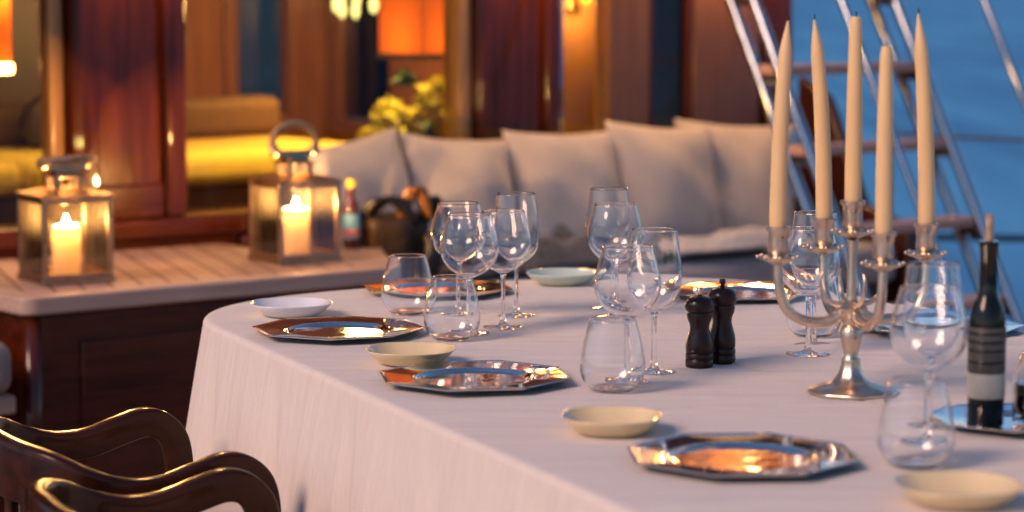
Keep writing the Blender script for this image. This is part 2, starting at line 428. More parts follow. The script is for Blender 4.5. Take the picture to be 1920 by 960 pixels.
# far wall and end walls with their own windows
zt = 2.05
hb('far_wall', [((-2.6, 2.60, .0), (.998, 2.66, 2.45))], 'inner_dark', 0)  # left stretch coloured darker so the left window looks unlit
far = hb('far_wall', [((1.0, 2.60, .0), (1.565, 2.66, 2.45)), ((1.80, 2.60, 0), (2.06, 2.66, 2.45)), ((1.565, 2.60, 0), (1.80, 2.66, .82)), ((1.565, 2.60, 1.9), (1.80, 2.66, 2.45))], 'inner_wood', 0)
hb('window_pane', [((1.566, 2.63, .822), (1.799, 2.636, 1.898))], 'tint_pane', 0, far)
hb('panel_batten', [((x, 2.575, .3), (x+.06, 2.598, 2.4)) for x in (1.02, 1.24, 1.49, 1.81)], 'inner_wood', .01, far)
ew = hb('end_wall', [((2.0, .09, 0), (2.06, 2.13, 2.45)), ((2.0, 2.50, 0), (2.06, 2.598, 2.45)), ((2.0, 2.13, 0), (2.06, 2.5, .8)), ((2.0, 2.13, 1.9), (2.06, 2.5, 2.45))], 'inner_wood', 0)
hb('window_pane', [((2.03, 2.132, .802), (2.036, 2.498, 1.898))], 'tint_pane', 0, ew)
hb('end_wall', [((-2.66, .0, 0), (-2.602, 2.66, 2.45))], 'inner_wood', 0)
hb('ceiling', [((-2.6, .12, 2.42), (2.0, 2.6, 2.449))], 'inner_wood', 0)
hb('cabin_floor', [((-2.6, .09, .01), (2.0, 2.6, .10))], 'inner_dark', 0)

def wthing(name, label, cat, x, y, z, rz=0, group=None): return thing(name, label, cat, wpt(x, y, z), WR + rz, group)
def wbox(name, boxes, material, parent, bevel=.01):
    bm = BM()
    for lo, hi in boxes: box(bm, lo, hi)
    return obj(name, bm, material, parent, bevel=bevel)

# ------------------------------------------------------------------ inside the saloon, seen through the glass
s = wthing('settee', 'long yellow settee lit up inside the saloon behind the glass', 'settee', -.1, 1.0, .15)
wbox('settee_base', [((-1.6, .03, 0), (1.25, .75, .538))], 'inner_dark', s)
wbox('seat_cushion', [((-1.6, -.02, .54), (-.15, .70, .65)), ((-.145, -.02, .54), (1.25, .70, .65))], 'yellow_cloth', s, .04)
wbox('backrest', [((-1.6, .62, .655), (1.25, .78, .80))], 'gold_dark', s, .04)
for x, sc in ((.30, 1), (-.6, .9)):
    bm = BM(); bmesh.ops.create_uvsphere(bm, u_segments=24, v_segments=12, radius=.17, matrix=Matrix.Translation((x, .5, .74)) @ Matrix.Diagonal((1.2*sc, .5, .72, 1)))
    obj('bolster', bm, 'leather' if x > 0 else 'inner_dark', s, smooth=True)
s = wthing('saloon_table', 'low dark table inside the saloon below the yellow settee', 'table', .0, .55, .1)
wbox('table_top', [((-.5, -.2, .40), (.6, .25, .44))], 'inner_dark', s)
for x in (-.45, .5):
    wbox('leg', [((x, -.15, 0), (x+.05, .2, .398))], 'inner_dark', s)
# sideboard in front of which the flowers stand
s = wthing('sideboard', 'dark wooden sideboard inside the saloon carrying the yellow flowers', 'sideboard', .72, .22, .1)
wbox('cabinet', [((-.28, -.1, 0), (.34, .22, .62))], 'inner_dark', s)
wbox('sideboard_top', [((-.30, -.115, .622), (.36, .235, .65))], 'inner_wood', s)
# flowers
fl = wthing('flower_arrangement', 'pot of bright yellow flowers and green leaves behind the left cushions', 'flowers', .78, .28, .752)
bm = BM(); lathe(bm, [(0, 0), (.05, 0), (.075, .03), (.085, .07), (.06, .095), (.055, .09), (0, .085)], 24)
obj('vase', bm, 'vase', fl, smooth=True)
def leafclump(bm, c, r, n, size, flat=.6):
    for _ in range(n):
        d = Vector((random.gauss(0, 1), random.gauss(0, 1), random.gauss(0, 1))).normalized()*r*random.uniform(.55, 1)
        p = Vector(c) + Vector((d.x, d.y, d.z*flat))
        nn = (d + Vector((random.gauss(0, .6), random.gauss(0, .6), random.gauss(0, .6)))).normalized()
        x = nn.orthogonal().normalized(); y = nn.cross(x)
        an = random.uniform(0, 2*PI); x, y = x*math.cos(an)+y*math.sin(an), y*math.cos(an)-x*math.sin(an)
        k = size*random.uniform(.6, 1.2)
        q = [p - x*k, p + y*k*.45 + nn*k*.15, p + x*k, p - y*k*.45 + nn*k*.15]
        bm.faces.new([bm.verts.new(c2) for c2 in q])
for k, (x, z, r, n) in enumerate([(-.19, .13, .045, 70), (-.15, .19, .04, 60), (-.10, .15, .035, 50), (-.08, .22, .045, 70), (-.02, .19, .035, 50), (.0, .245, .04, 60), (.05, .28, .05, 80), (.12, .29, .05, 80), (.05, .20, .045, 70), (.13, .22, .045, 70), (.10, .15, .035, 50), (-.01, .13, .035, 50)]):
    bm = BM(); leafclump(bm, (x, random.uniform(-.07, .03), z), r, n, .026)
    obj('blossom', bm, 'petal', fl, keep=True)
bm = BM()
for x, z, r in ((-.15, .08, .06), (-.05, .11, .07), (.06, .12, .07), (.13, .12, .05), (.0, .31, .03), (-.03, .16, .05)):
    leafclump(bm, (x, .05, z), r, 40, .03)
obj('leaves', bm, 'leaf', fl, keep=True)
bm = BM()
for x, z in ((-.17, .1), (-.1, .16), (-.03, .18), (.06, .24), (.13, .25), (.04, .15), (.13, .16)):
    tube(bm, [(0, 0, .07), (x*.5, 0, .07+(z-.07)*.6), (x, 0, z)], .003, 6)
obj('stems', bm, 'leaf', fl)
# square table lamp with glowing shade
def point(name, p, energy, col, r, parent=None):
    l = bpy.data.lights.new(name, 'POINT'); l.energy = energy; l.color = col; l.shadow_soft_size = r
    o = bpy.data.objects.new(name, l); link(o, parent); o.location = p
    return o
lp = wthing('hanging_lamp', 'square glowing orange lampshade above the yellow flowers', 'lamp', 1.01, .5, 1.13)
bm = BM()
for lo, hi in (((-.125, -.125, 0), (-.121, .125, .34)), ((.121, -.125, 0), (.125, .125, .34)), ((-.121, -.125, 0), (.121, -.121, .34)), ((-.121, .121, 0), (.121, .125, .34))): box(bm, lo, hi)
obj('lamp_shade', bm, 'orange_shade', lp)
wbox('shade_trim', [((-.13, -.13, -.012), (.13, -.127, .008)), ((-.13, .127, -.012), (.13, .13, .008)), ((-.13, -.1268, -.012), (-.127, .1268, .008)), ((.127, -.1268, -.012), (.13, .1268, .008))], 'shade_trim', lp, 0)
bm = BM(); tube(bm, [(0, 0, .36), (0, 0, 1.28)], .006, 8); obj('rod', bm, 'brass', lp)
bm = BM(); bmesh.ops.create_uvsphere(bm, u_segments=16, v_segments=10, radius=.03, matrix=Matrix.Translation((0, 0, .30))); obj('bulb', bm, 'lamp_soft', lp, smooth=True)
bm = BM(); tube(bm, [(-.12, 0, .335), (.12, 0, .335)], .004, 6); tube(bm, [(0, 0, .30), (0, 0, .37)], .012, 8); obj('shade_spider', bm, 'brass', lp)
point('lamp_light', (0, 0, .05), 2.3, (1, .55, .2), .05, lp)
# cylinder lamp at the left edge
lp = wthing('cylinder_lamp', 'glowing amber cylinder lamp in the left window near the photo edge', 'lamp', -.53, .62, 1.10)
bm = BM(); lathe(bm, [(.052, .03), (.052, .45), (.050, .45), (.050, .03)], 32, close=True); obj('lamp_shade', bm, 'orange_shade', lp, smooth=True, auto=40)
bm = BM(); lathe(bm, [(0, 0), (.056, 0), (.058, .015), (.056, .028), (0, .028)], 32); obj('diffuser', bm, 'lamp_warm', lp, smooth=True, auto=40)
bm = BM(); tube(bm, [(0, 0, .45), (0, 0, 1.3)], .005, 8); obj('rod', bm, 'brass', lp)
point('lamp_light', (0, 0, .22), 1.5, (1, .55, .2), .03, lp)
# chandelier
ch = wthing('chandelier', 'chandelier with glowing crystal drops at the top of the middle window', 'chandelier', 1.30, 1.3, 1.22)
bm = BM(); lathe(bm, [(.11, .17), (.115, .18), (.11, .19), (.10, .19), (.10, .17)], 32, close=True); tube(bm, [(0, 0, .18), (0, 0, 1.2)], .006, 8)
tube(bm, [(-.11, 0, .18), (.11, 0, .18)], .004, 6); tube(bm, [(0, -.11, .18), (0, .11, .18)], .004, 6)
obj('chandelier_frame', bm, 'brass', ch, smooth=True, auto=40)
for k in range(10):
    an = 2*PI*k/10
    bm = BM(); lathe(bm, [(0, 0), (.011, .015), (.014, .035), (.008, .06), (0, .075)], 10, (math.cos(an)*.105, math.sin(an)*.105, .02 + .02*(k % 3)))
    tube(bm, [(math.cos(an)*.105, math.sin(an)*.105, .09), (math.cos(an)*.105, math.sin(an)*.105, .175)], .0015, 6)
    obj('crystal_drop', bm, 'crystal_lit', ch, smooth=True)
point('chandelier_light', (0, 0, .10), 34.0, (1, .56, .17), .08, ch)
for x, y, e_, lab in ((.70, .21, 150, 'added fill light inside the saloon above the yellow flowers'), (.2, .75, 60, 'added fill light inside the saloon above the yellow settee'), (-.75, .85, 4, 'added fill light inside the saloon behind the far left window')):
    dl = wthing('saloon_fill_light', lab, 'downlight', x, y, 2.395, 0, 'added fill lights under the saloon ceiling')  # unseen ceiling lights, added to brighten the saloon interior
    bm = BM(); lathe(bm, [(.03, 0), (.05, 0), (.05, .02), (.03, .02)], 24, close=True); obj('rim', bm, 'brass', dl, smooth=True, auto=40)
    bm = BM(); lathe(bm, [(0, .012), (.0295, .012)], 24); obj('lens', bm, 'lamp_hot', dl)
    l = bpy.data.lights.new('spot_light', 'SPOT'); l.energy = e_; l.color = (1, .64, .20); l.spot_size = R(70); l.spot_blend = .6; l.shadow_soft_size = .03
    so = bpy.data.objects.new('spot_light', l); link(so, dl); so.location = (0, 0, -.01)
# lit door leaf and its sconce
d = wthing('saloon_door', 'golden lit wooden door leaf just inside the glass between the columns', 'door', 1.50, .40, .1)
wbox('door_leaf', [((-.06, 0, 0), (.20, .04, 1.9))], 'gold_wood', d)
bm = BM(); bmesh.ops.create_uvsphere(bm, u_segments=14, v_segments=8, radius=.018, matrix=Matrix.Translation((.185, -.03, .93))); obj('knob', bm, 'brass', d, smooth=True)
sc_ = wthing('wall_sconce', 'small glowing sconce at the top of the golden saloon door', 'sconce', 1.54, .36, 1.32)
wbox('sconce_plate', [((-.03, .024, -.06), (.03, .036, .08))], 'brass', sc_)
bm = BM(); lathe(bm, [(.02, -.02), (.04, .06), (.038, .06), (.018, -.02)], 20, (0, -.02, 0), close=True); obj('lamp_shade', bm, 'orange_shade', sc_, smooth=True)
bm = BM(); bmesh.ops.create_uvsphere(bm, u_segments=12, v_segments=8, radius=.014, matrix=Matrix.Translation((0, -.02, .01))); obj('bulb', bm, 'lamp_hot', sc_, smooth=True)
point('sconce_light', (0, -.07, -.03), 1.6, (1, .55, .18), .02, sc_)
# outside sconce on the right-hand panel (its reflection shows in the plates and on the ladder)
for x, y, z, e_, lab in ((1.88, -.003, 1.60, 5, 'brass lamp on the mahogany panel beside the boarding ladder'),
                     (.97, -.013, 1.62, 3.5, 'brass lamp on the mahogany column above the sofa'),
                     (-.43, -.013, 1.62, 3.5, 'brass lamp on the mahogany column above the lantern locker')):
    sc2 = wthing('deck_lamp', lab, 'lamp', x, y, z, 0, 'brass lamps along the deckhouse front')
    wbox('lamp_plate', [((-.05, -.02, -.08), (.05, -.001, .08))], 'brass', sc2)
    bm = BM()
    for q_ in (-.045, .045): tube(bm, [(q_, -.02, -.06), (q_, -.08, -.075), (q_, -.10, -.052)], .006, 8)
    br = obj('bracket', bm, 'brass', sc2, smooth=True)
    for q_ in (-.045, .045):
        bm = BM(); lathe(bm, [(0, -.05), (.022, -.045), (.028, 0), (.022, .045), (0, .05)], 16, (q_, -.10, 0)); obj('bulb', bm, 'lamp_hot', sc2, smooth=True)
    point('lamp_light', (0, -.15, 0), e_, (1, .52, .18), .05, sc2)
st = wthing('standby_light', 'tiny red standby light inside the far left window', 'light', -.36, 1.0, 1.155)
bm = BM(); bmesh.ops.create_uvsphere(bm, u_segments=10, v_segments=6, radius=.008); obj('led', bm, 'led', st)
bm = BM(); box(bm, (-.03, .008, -.02), (.03, .03, .02)); obj('housing', bm, 'black_line', st)

# ------------------------------------------------------------------ teak-topped locker carrying the lanterns
lk = wthing('deck_locker', 'mahogany locker with pale teak top carrying two lit lanterns', 'locker', 0, 0, 0)
def rounded_slab(bm, pts, z0, z1):
    a = [bm.verts.new((x, y, z0)) for x, y in pts]; b = [bm.verts.new((x, y, z1)) for x, y in pts]
    bm.faces.new(a[::-1]); bm.faces.new(b)
    for i in range(len(a)):
        j = (i+1) % len(a); bm.faces.new((a[i], a[j], b[j], b[i]))
def arc(cx, cy, r, a0, a1, n=8): return [(cx + r*math.cos(R(a0+(a1-a0)*k/n)), cy + r*math.sin(R(a0+(a1-a0)*k/n))) for k in range(n+1)]
bm = BM(); box(bm, (-1.135, -.80, .58), (-.165, -.06, .6195)); obj('teak_top', bm, 'bench_teak', lk, bevel=.002)
bm = BM(); ring_o = arc(-1.165, -.83, .04, 180, 270) + arc(-.135, -.83, .04, 270, 330) + [(.10, -.50), (.13, -.46), (.13, -.37), (-.163, -.37), (-.163, -.802), (-1.137, -.802), (-1.137, -.05), (-1.205, -.05)]
rounded_slab(bm, ring_o, .576, .62); obj('edge_board', bm, 'teak_plain', lk, bevel=.006)
bm = BM(); rounded_slab(bm, [(-1.17, -.835), (-.13, -.835), (.09, -.49), (.11, -.39), (-.13, -.39), (-.13, -.05), (-1.17, -.05)], .02, .575); obj('cabinet', bm, 'mahogany_h', lk, bevel=.012)
bm = BM(); tube(bm, [(-1.168, -.833, .02), (-1.168, -.833, .574)], .022, 16); obj('corner_post', bm, 'mahogany', lk, smooth=True)
bm = BM(); box(bm, (-1.04, -.845, .12), (-.62, -.8365, .50)); obj('door', bm, 'mahogany_h', lk, bevel=.004)
bm = BM(); box(bm, (-.58, -.845, .12), (-.2, -.8365, .50)); obj('door', bm, 'mahogany_h', lk, bevel=.004)

# upholstered seat at the left edge
se = wthing('upholstered_seat', 'grey cushioned seat at the left edge beside the locker corner', 'seat', -1.26, -.62, 0)
bm = BM(); box(bm, (-.62, -.35, .41), (-.02, .25, .535)); obj('seat_cushion', bm, 'dim_cloth', se, bevel=.035)
bm = BM(); box(bm, (-.60, -.33, .36), (-.01, .23, .405)); obj('seat_board', bm, 'teak', se, bevel=.008)
for x in (-.58, -.08):
    for y in (-.3, .2):
        bm = BM(); box(bm, (x, y, .0), (x+.04, y+.04, .358)); obj('leg', bm, 'dark_wood', se)

# ------------------------------------------------------------------ sofa along the deckhouse
sf = wthing('sofa', 'long built-in outdoor sofa with grey seat against the deckhouse', 'sofa', 0, 0, 0)
wbox('sofa_base', [((.145, -.50, .02), (2.2, -.055, .37)), ((-.08, -.355, .02), (.143, -.055, .37))], 'mahogany_h', sf)
wbox('seat_cushion', [((-.08, -.35, .372), (.143, -.06, .50)), ((.148, -.53, .372), (1.06, -.06, .50)), ((1.066, -.53, .372), (2.2, -.06, .50))], 'seat_cloth', sf, .035)
wbox('backrest', [((-.08, -.052, .38), (2.2, -.003, .635))], 'mahogany_h', sf, .01)
bm = BM()
v = [(2.21, -.56, 0), (2.21, -.02, 0), (2.21, -.02, 1.05), (2.21, -.16, .98), (2.21, -.34, .62), (2.21, -.56, .56)]
a = [bm.verts.new(c) for c in v]; b = [bm.verts.new((c[0]+.05, c[1], c[2])) for c in v]
bm.faces.new(a); bm.faces.new(b[::-1])
for i in range(len(a)):
    j = (i+1) % len(a); bm.faces.new((a[i], b[i], b[j], a[j]))
obj('end_panel', bm, 'maroon', sf, bevel=.012)

def pillow(x, y, z, size, yaw, lean, roll, label, seed):
    bm = BM(); n = 26
    rnd = random.Random(seed); ph = [rnd.uniform(0, 6) for _ in range(6)]
    g = {}
    for side in (1, -1):
        for i in range(n+1):
            for j in range(n+1):
                u, v_ = 2*i/n-1, 2*j/n-1
                edge = i in (0, n) or j in (0, n)
                if side == -1 and edge: continue
                pu = u*(1 - .07*(1-v_*v_)); pv = v_*(1 - .07*(1-u*u))
                th = .17*((1-abs(u)**2.6)*(1-abs(v_)**2.6))**.62
                wr = .010*math.sin(5*u+ph[0]+2*v_)*math.sin(4*v_+ph[1]) + .004*math.sin(9*u*v_+ph[2])
                wr *= (1-abs(u)**4)*(1-abs(v_)**4)
                g[(side, i, j)] = bm.verts.new((pu*size/2, side*(th*.5*size/.45+wr) if not edge else .004*math.sin(7*u+ph[3])*math.cos(5*v_+ph[4]), pv*size/2))
    def G(s_, i, j): return g[(1, i, j)] if (i in (0, n) or j in (0, n)) else g[(s_, i, j)]
    for s_ in (1, -1):
        for i in range(n):
            for j in range(n):
                q = [G(s_, i, j), G(s_, i+1, j), G(s_, i+1, j+1), G(s_, i, j+1)]
                bm.faces.new(q if s_ == -1 else q[::-1])
    o = obj('cushion', bm, 'cushion', smooth=True)
    p = wpt(x, y, z); o.location = p
    o.rotation_euler = (Matrix.Rotation(WR + yaw, 4, 'Z') @ Matrix.Rotation(lean, 4, 'X') @ Matrix.Rotation(roll, 4, 'Y')).to_euler()
    tag(o, label, 'cushion', 'cushions along the outdoor sofa')
pillow(.225, -.20, .70, .44, R(2), R(-14), R(-8), 'leftmost square cushion on the sofa, tilted behind the right lantern', 1)
pillow(.615, -.19, .70, .43, R(2), R(-16), R(5), 'low square cushion right behind the tall wine glasses', 2)
pillow(1.03, -.20, .695, .445, R(-2), R(-16), R(2), 'pale square cushion in front of the golden door', 3)
pillow(1.43, -.21, .700, .45, R(0), R(-16), R(5), 'big square cushion with a raised corner below the blue window', 4)
pillow(1.79, -.17, .690, .45, R(-16), R(-14), R(4), 'rightmost square cushion leaning at the sofa end beside the ladder', 5)

# throws on the sofa seat
def throw(name, x0, x1, y0, y1, z, amp, mname, label, seed):
    bm = BM(); nx, ny = 60, 26
    V = [[None]*(ny+1) for _ in range(nx+1)]
    for i in range(nx+1):
        for j in range(ny+1):
            u, v_ = i/nx, j/ny
            x = x0+(x1-x0)*u + .015*math.sin(9*v_+seed); y = y0+(y1-y0)*v_ + .02*math.sin(7*u+seed)
            h = noise.noise(Vector((x*5+seed, y*9, seed)))*.6 + noise.noise(Vector((x*11, y*17+seed, seed)))*.3
            e = min(1, 6*min(u, 1-u))*min(1, 5*min(v_, 1-v_))
            V[i][j] = bm.verts.new((x, y, z + .006 + e*amp*(.55 + h)))
    for i in range(nx):
        for j in range(ny): bm.faces.new((V[i][j], V[i+1][j], V[i+1][j+1], V[i][j+1]))
    o = obj(name, bm, mname, smooth=True)
    sd = o.modifiers.new('thickness', 'SOLIDIFY'); sd.thickness = .01; sd.offset = -1
    o.location = W0; o.rotation_euler = (0, 0, WR)
    tag(o, label, 'throw')
throw('throw_blanket', .42, 1.02, -.51, -.20, .515, .13, 'throw', 'dark grey crumpled throw in front of the middle cushions', 1.3)
throw('throw_blanket', 1.10, 1.62, -.50, -.24, .515, .07, 'throw', 'charcoal throw lying below the big raised cushion', 4.1)
throw('fur_throw', 1.20, 1.80, -.545, -.40, .535, .055, 'throw_light', 'pale grey fluffy throw along the sofa edge', 7.7)

# slouchy bag and amber bottle by the locker end
bg_ = wthing('leather_bag', 'slouchy dark brown leather bag between locker end and wine glasses', 'bag', .20, -.40, .502)
bm = BM()
prof = [(.0, .0), (.085, .0), (.10, .02), (.115, .10), (.128, .17), (.135, .205), (.127, .20), (.115, .12), (.0, .10)]
lathe(bm, prof, 40, wob=lambda k: 1+.10*math.sin(2*PI*k*3+1)+.06*math.sin(2*PI*k*7))
for vv in bm.verts: vv.co.y *= .62
obj('bag_body', bm, 'leather', bg_, smooth=True)
def flap(pts, wd, m_, name):
    bm = BM(); P = spline(pts, 6); L = []
    for i, p in enumerate(P):
        k = wd*(.35+.65*math.sin(PI*(i+.8)/(len(P)+.6)))
        L.append((bm.verts.new((p[0]-k*.5, p[1]-.01, p[2])), bm.verts.new((p[0], p[1]-.03, p[2]+.008)), bm.verts.new((p[0]+k*.5, p[1]+.012, p[2]-.01))))
    for a, b in zip(L, L[1:]):
        bm.faces.new((a[0], a[1], b[1], b[0])); bm.faces.new((a[1], a[2], b[2], b[1]))
    o = obj(name, bm, m_, bg_, smooth=True); sd = o.modifiers.new('thick', 'SOLIDIFY'); sd.thickness = .006
flap([(-.10, 0, .19), (-.06, -.03, .255), (.0, -.05, .24), (.03, -.075, .18)], .09, 'leather_black', 'flap')
flap([(.01, -.02, .17), (.03, -.05, .27), (.065, -.06, .27), (.08, -.07, .19)], .07, 'leather_tan', 'strap')
flap([(.10, -.02, .19), (.12, -.03, .25), (.16, -.03, .20), (.17, -.05, .08)], .08, 'leather_black', 'flap')
flap([(.06, -.08, .15), (.08, -.10, .12), (.07, -.105, .06), (.06, -.10, .01)], .08, 'leather_black', 'flap')
flap([(.12, -.06, .10), (.17, -.05, .12), (.21, -.04, .08), (.22, -.05, .01)], .10, 'leather_black', 'flap')
ab = wthing('amber_bottle', 'amber bottle with pale blue label and yellow cap beside the right lantern', 'bottle', .045, -.425, .6205)
bm = BM(); lathe(bm, [(0, 0), (.024, 0), (.026, .004), (.026, .11), (.022, .128), (.0115, .142), (.0115, .172), (0, .172)], 28); obj('bottle_body', bm, 'amber_glass', ab, smooth=True, auto=50)
bm = BM(); lathe(bm, [(.0266, .03), (.0268, .031), (.0268, .098), (.0266, .099)], 28); obj('label', bm, 'label_blue', ab, smooth=True)
bm = BM(); lathe(bm, [(.027, .038), (.0272, .039), (.0272, .055), (.027, .056)], 28); obj('label_band', bm, 'label_red', ab, smooth=True)
bm = BM(); lathe(bm, [(0, .174), (.014, .174), (.014, .192), (.012, .196), (0, .196)], 20); obj('cap', bm, 'yellow_cap', ab, smooth=True, auto=40)

# ------------------------------------------------------------------ lanterns
def make_lantern(loc, rz, label, folded):
    L = thing('lantern', label, 'lantern', loc, rz, 'lit lanterns on the locker')
    h = .092; H = .215; pw = .012
    bm = BM(); box(bm, (-h-.004, -h-.004, .0), (h+.004, h+.004, .014)); obj('base', bm, 'lantern_metal', L, bevel=.003)
    bm = BM()
    for sx in (-1, 1):
        for sy in (-1, 1):
            x0, x1 = sorted((sx*h, sx*(h-pw))); y0, y1 = sorted((sy*h, sy*(h-pw)))
            box(bm, (x0, y0, .0145), (x1, y1, H-.014))
    for z0, z1 in ((.0148, .024), (H-.0138, H)):
        for sy in (-1, 1):
            y0, y1 = sorted((sy*h, sy*(h-pw))); e = pw+.0003 if z0 < .1 else 0
            box(bm, (-h+e, y0, z0), (h-e, y1, z1))
        for sx in (-1, 1):
            x0, x1 = sorted((sx*h, sx*(h-pw)))
            box(bm, (x0, -h+pw+.0003, z0), (x1, h-pw-.0003, z1))
    obj('frame', bm, 'lantern_metal', L, bevel=.0015)
    for k in range(4):
        bm = BM(); box(bm, (-h+pw, -h+.005, .0245), (h-pw, -h+.0075, H-.0145), Matrix.Rotation(k*PI/2, 4, 'Z')); obj('glass_pane', bm, 'lantern_pane', L)
    # roof: truncated pyramid with open vent
    bm = BM(); e = h+.004; tp = .040; z1 = H+.021
    lo = [bm.verts.new((x*e, y*e, H+.0005)) for x, y in ((-1, -1), (1, -1), (1, 1), (-1, 1))]
    l2 = [bm.verts.new((x*e, y*e, H+.006)) for x, y in ((-1, -1), (1, -1), (1, 1), (-1, 1))]
    hi = [bm.verts.new((x*tp, y*tp, z1)) for x, y in ((-1, -1), (1, -1), (1, 1), (-1, 1))]
    for A, B in ((lo, l2), (l2, hi)):
        for i in range(4):
            j = (i+1) % 4; bm.faces.new((A[i], A[j], B[j], B[i]))
    o = obj('roof', bm, 'lantern_metal', L); sd = o.modifiers.new('sheet', 'SOLIDIFY'); sd.thickness = .002; sd.offset = -1
    bm = BM()
    for x in (-1, 1):
        for y in (-1, 1):
            x0, x1 = sorted((x*.038, x*.022)); y0, y1 = sorted((y*.038, y*.022)); box(bm, (x0, y0, z1-.004), (x1, y1, z1+.026))
    box(bm, (-.043, -.043, z1+.0265), (.043, .043, z1+.034)); box(bm, (-.03, -.03, z1+.0345), (.03, .03, z1+.045))
    vent = obj('vent_cap', bm, 'lantern_metal', L, bevel=.002)
    # handle
    zc = z1+.048
    pts = [(-.052*math.cos(a_) if True else 0, 0, 0) for a_ in (0,)]
    hp = []
    for k in range(25):
        a_ = R(-25 + 230*k/24)
        hp.append((.066*math.cos(a_), 0, .036 + .050*math.sin(a_)))
    if folded: hp = [(x, -z*.94, .012+z*.18) for x, y, z in hp]
    bm = BM(); tube(bm, [(x, y, z+zc) for x, y, z in hp], .0095, 14); hd = obj('handle', bm, 'rope_wrap', L, smooth=True)
    bm = BM()
    for s_ in (0, -1):
        x, y, z = hp[s_]
        bmesh.ops.create_uvsphere(bm, u_segments=14, v_segments=10, radius=.0165, matrix=Matrix.Translation((x, y, z+zc)))
    box(bm, (-.05, -.006, zc-.004), (.05, .006, zc+.014)) if not folded else box(bm, (-.05, -.03, zc-.004), (.05, .006, zc+.012))
    obj('knob', bm, 'lantern_metal', hd, smooth=True, auto=40)
    return L
LZ = .6205
p1 = wpt(-.95, -.60, LZ); p2 = wpt(-.243, -.575, LZ)
make_lantern(p1, R(31), 'left metal lantern with its handle folded down', True)
make_lantern(p2, R(32), 'right metal lantern with its ring handle standing up', False)
def pillar_candle(loc, h, label):
    P = thing('pillar_candle', label, 'candle', loc, 0, 'lit candles in the lanterns')
    bm = BM(); r = .035
    wv = lambda k: 1+.02*math.sin(2*PI*k*2+.7)
    lathe(bm, [(0, 0), (r-.002, 0), (r, .003), (r, h-.006), (r-.003, h), (r-.006, h-.003), (r-.008, h-.02), (r-.013, h-.04), (0, h-.044)], 40, wob=wv)
    obj('wax', bm, 'pillar_wax', P, smooth=True)
    bm = BM(); tube(bm, [(0, 0, h-.044), (.001, 0, h-.024)], .0012, 6); obj('wick', bm, 'wick', P)
    bm = BM(); lathe(bm, [(0, h-.028), (.005, h-.022), (.0085, h-.010), (.0072, h+.004), (.003, h+.018), (0, h+.026)], 16); obj('flame', bm, 'flame', P, smooth=True)
q = Vector((.004, -.006, .0145))
pillar_candle(p1+q, .125, 'lit cream candle inside the left lantern')
pillar_candle(p2+q, .128, 'lit cream candle inside the right lantern')

# ------------------------------------------------------------------ boarding ladder and rail at the ship's side
lad = thing('boarding_ladder', 'polished steel boarding ladder with teak treads above blue water', 'ladder', (1.16, 7.95, .842))
T = Vector((.80, .60, 0)); RN = Vector((.60, -.80, 0)); UP = Vector((0, 0, 1))
W2 = .32
def lp_(s, k, off=0, lift=0): return T*(s*W2) + (RN*.14 - UP*.25)*k + RN*off + UP*lift   # k rungs down
def cyl(name, p, q, r, m_, parent):
    bm = BM(); tube(bm, [p, q], r, 14); return obj(name, bm, m_, parent, smooth=True, auto=50)
for s in (-1, 1):
    cyl('stringer', lp_(s, -5, .055), lp_(s, 3.0, .055), .019, 'steel', lad)
    cyl('stringer', lp_(s, -5, -.055), lp_(s, 3.0, -.055), .019, 'steel', lad)
    bm = BM(); tube(bm, spline([lp_(s, -5, .34, .20), lp_(s, 2.6, .34, .20), lp_(s, 2.95, .31, .19), lp_(s, 3.1, .2, .12), lp_(s, 3.1, .075, .03)], 8), .0125, 12); obj('handrail', bm, 'steel', lad, smooth=True)
rotm = Matrix(((T.x, RN.x, 0, 0), (T.y, RN.y, 0, 0), (0, 0, 1, 0), (0, 0, 0, 1)))
for k in range(-4, 4):
    bm = BM(); box(bm, (-W2-.01, -.055, -.016), (W2+.01, .06, .016), Matrix.Translation((RN*.125-UP*.25)*k) @ rotm)
    tr = obj('tread', bm, 'teak_tread', lad, bevel=.006)
    for s in (-1, 1):
        bm = BM(); tube(bm, [lp_(s, k, -.055, -.0325), lp_(s, k, .055, -.0325)], .014, 8); obj('bracket', bm, 'steel', tr, smooth=True, auto=40)

gr = thing('guard_rail', 'thin wire guard rail at the deck edge beyond the ladder', 'guard rail', (1.45, 9.42, 0))
def cable(pts, r, m_, name):
    bm = BM(); tube(bm, spline(pts, 10), r, 8); obj(name, bm, m_, gr, smooth=True)
for x, y in ((0, 0), (1.72, -.14), (2.4, -2.6)):
    bm = BM(); tube(bm, [(x, y, .0), (x, y, .82)], .014, 10); bmesh.ops.create_uvsphere(bm, u_segments=12, v_segments=8, radius=.022, matrix=Matrix.Translation((x, y, .83)))
    obj('stanchion', bm, 'steel', gr, smooth=True, auto=50)
cable([(0, 0, .80), (.5, -.04, .775), (1.2, -.10, .775), (1.72, -.14, .80)], .007, 'rope_wrap', 'wire')
cable([(1.72, -.14, .80), (2.1, -1.4, .78), (2.4, -2.6, .80)], .007, 'rope_wrap', 'wire')
cable([(0, 0, .40), (.8, -.06, .395), (1.72, -.14, .40)], .013, 'black_line', 'rail_tube')
cable([(1.72, -.14, .40), (2.4, -2.6, .40)], .013, 'black_line', 'rail_tube')

mp_ = thing('mahogany_post', 'dark mahogany post at the deckhouse corner behind the ladder', 'post', tuple(wpt(2.20, .10, 0)), WR)
bm = BM(); box(bm, (-.075, -.05, 0.02), (.06, .08, 2.449)); obj('post_shaft', bm, 'mahogany', mp_, bevel=.01)

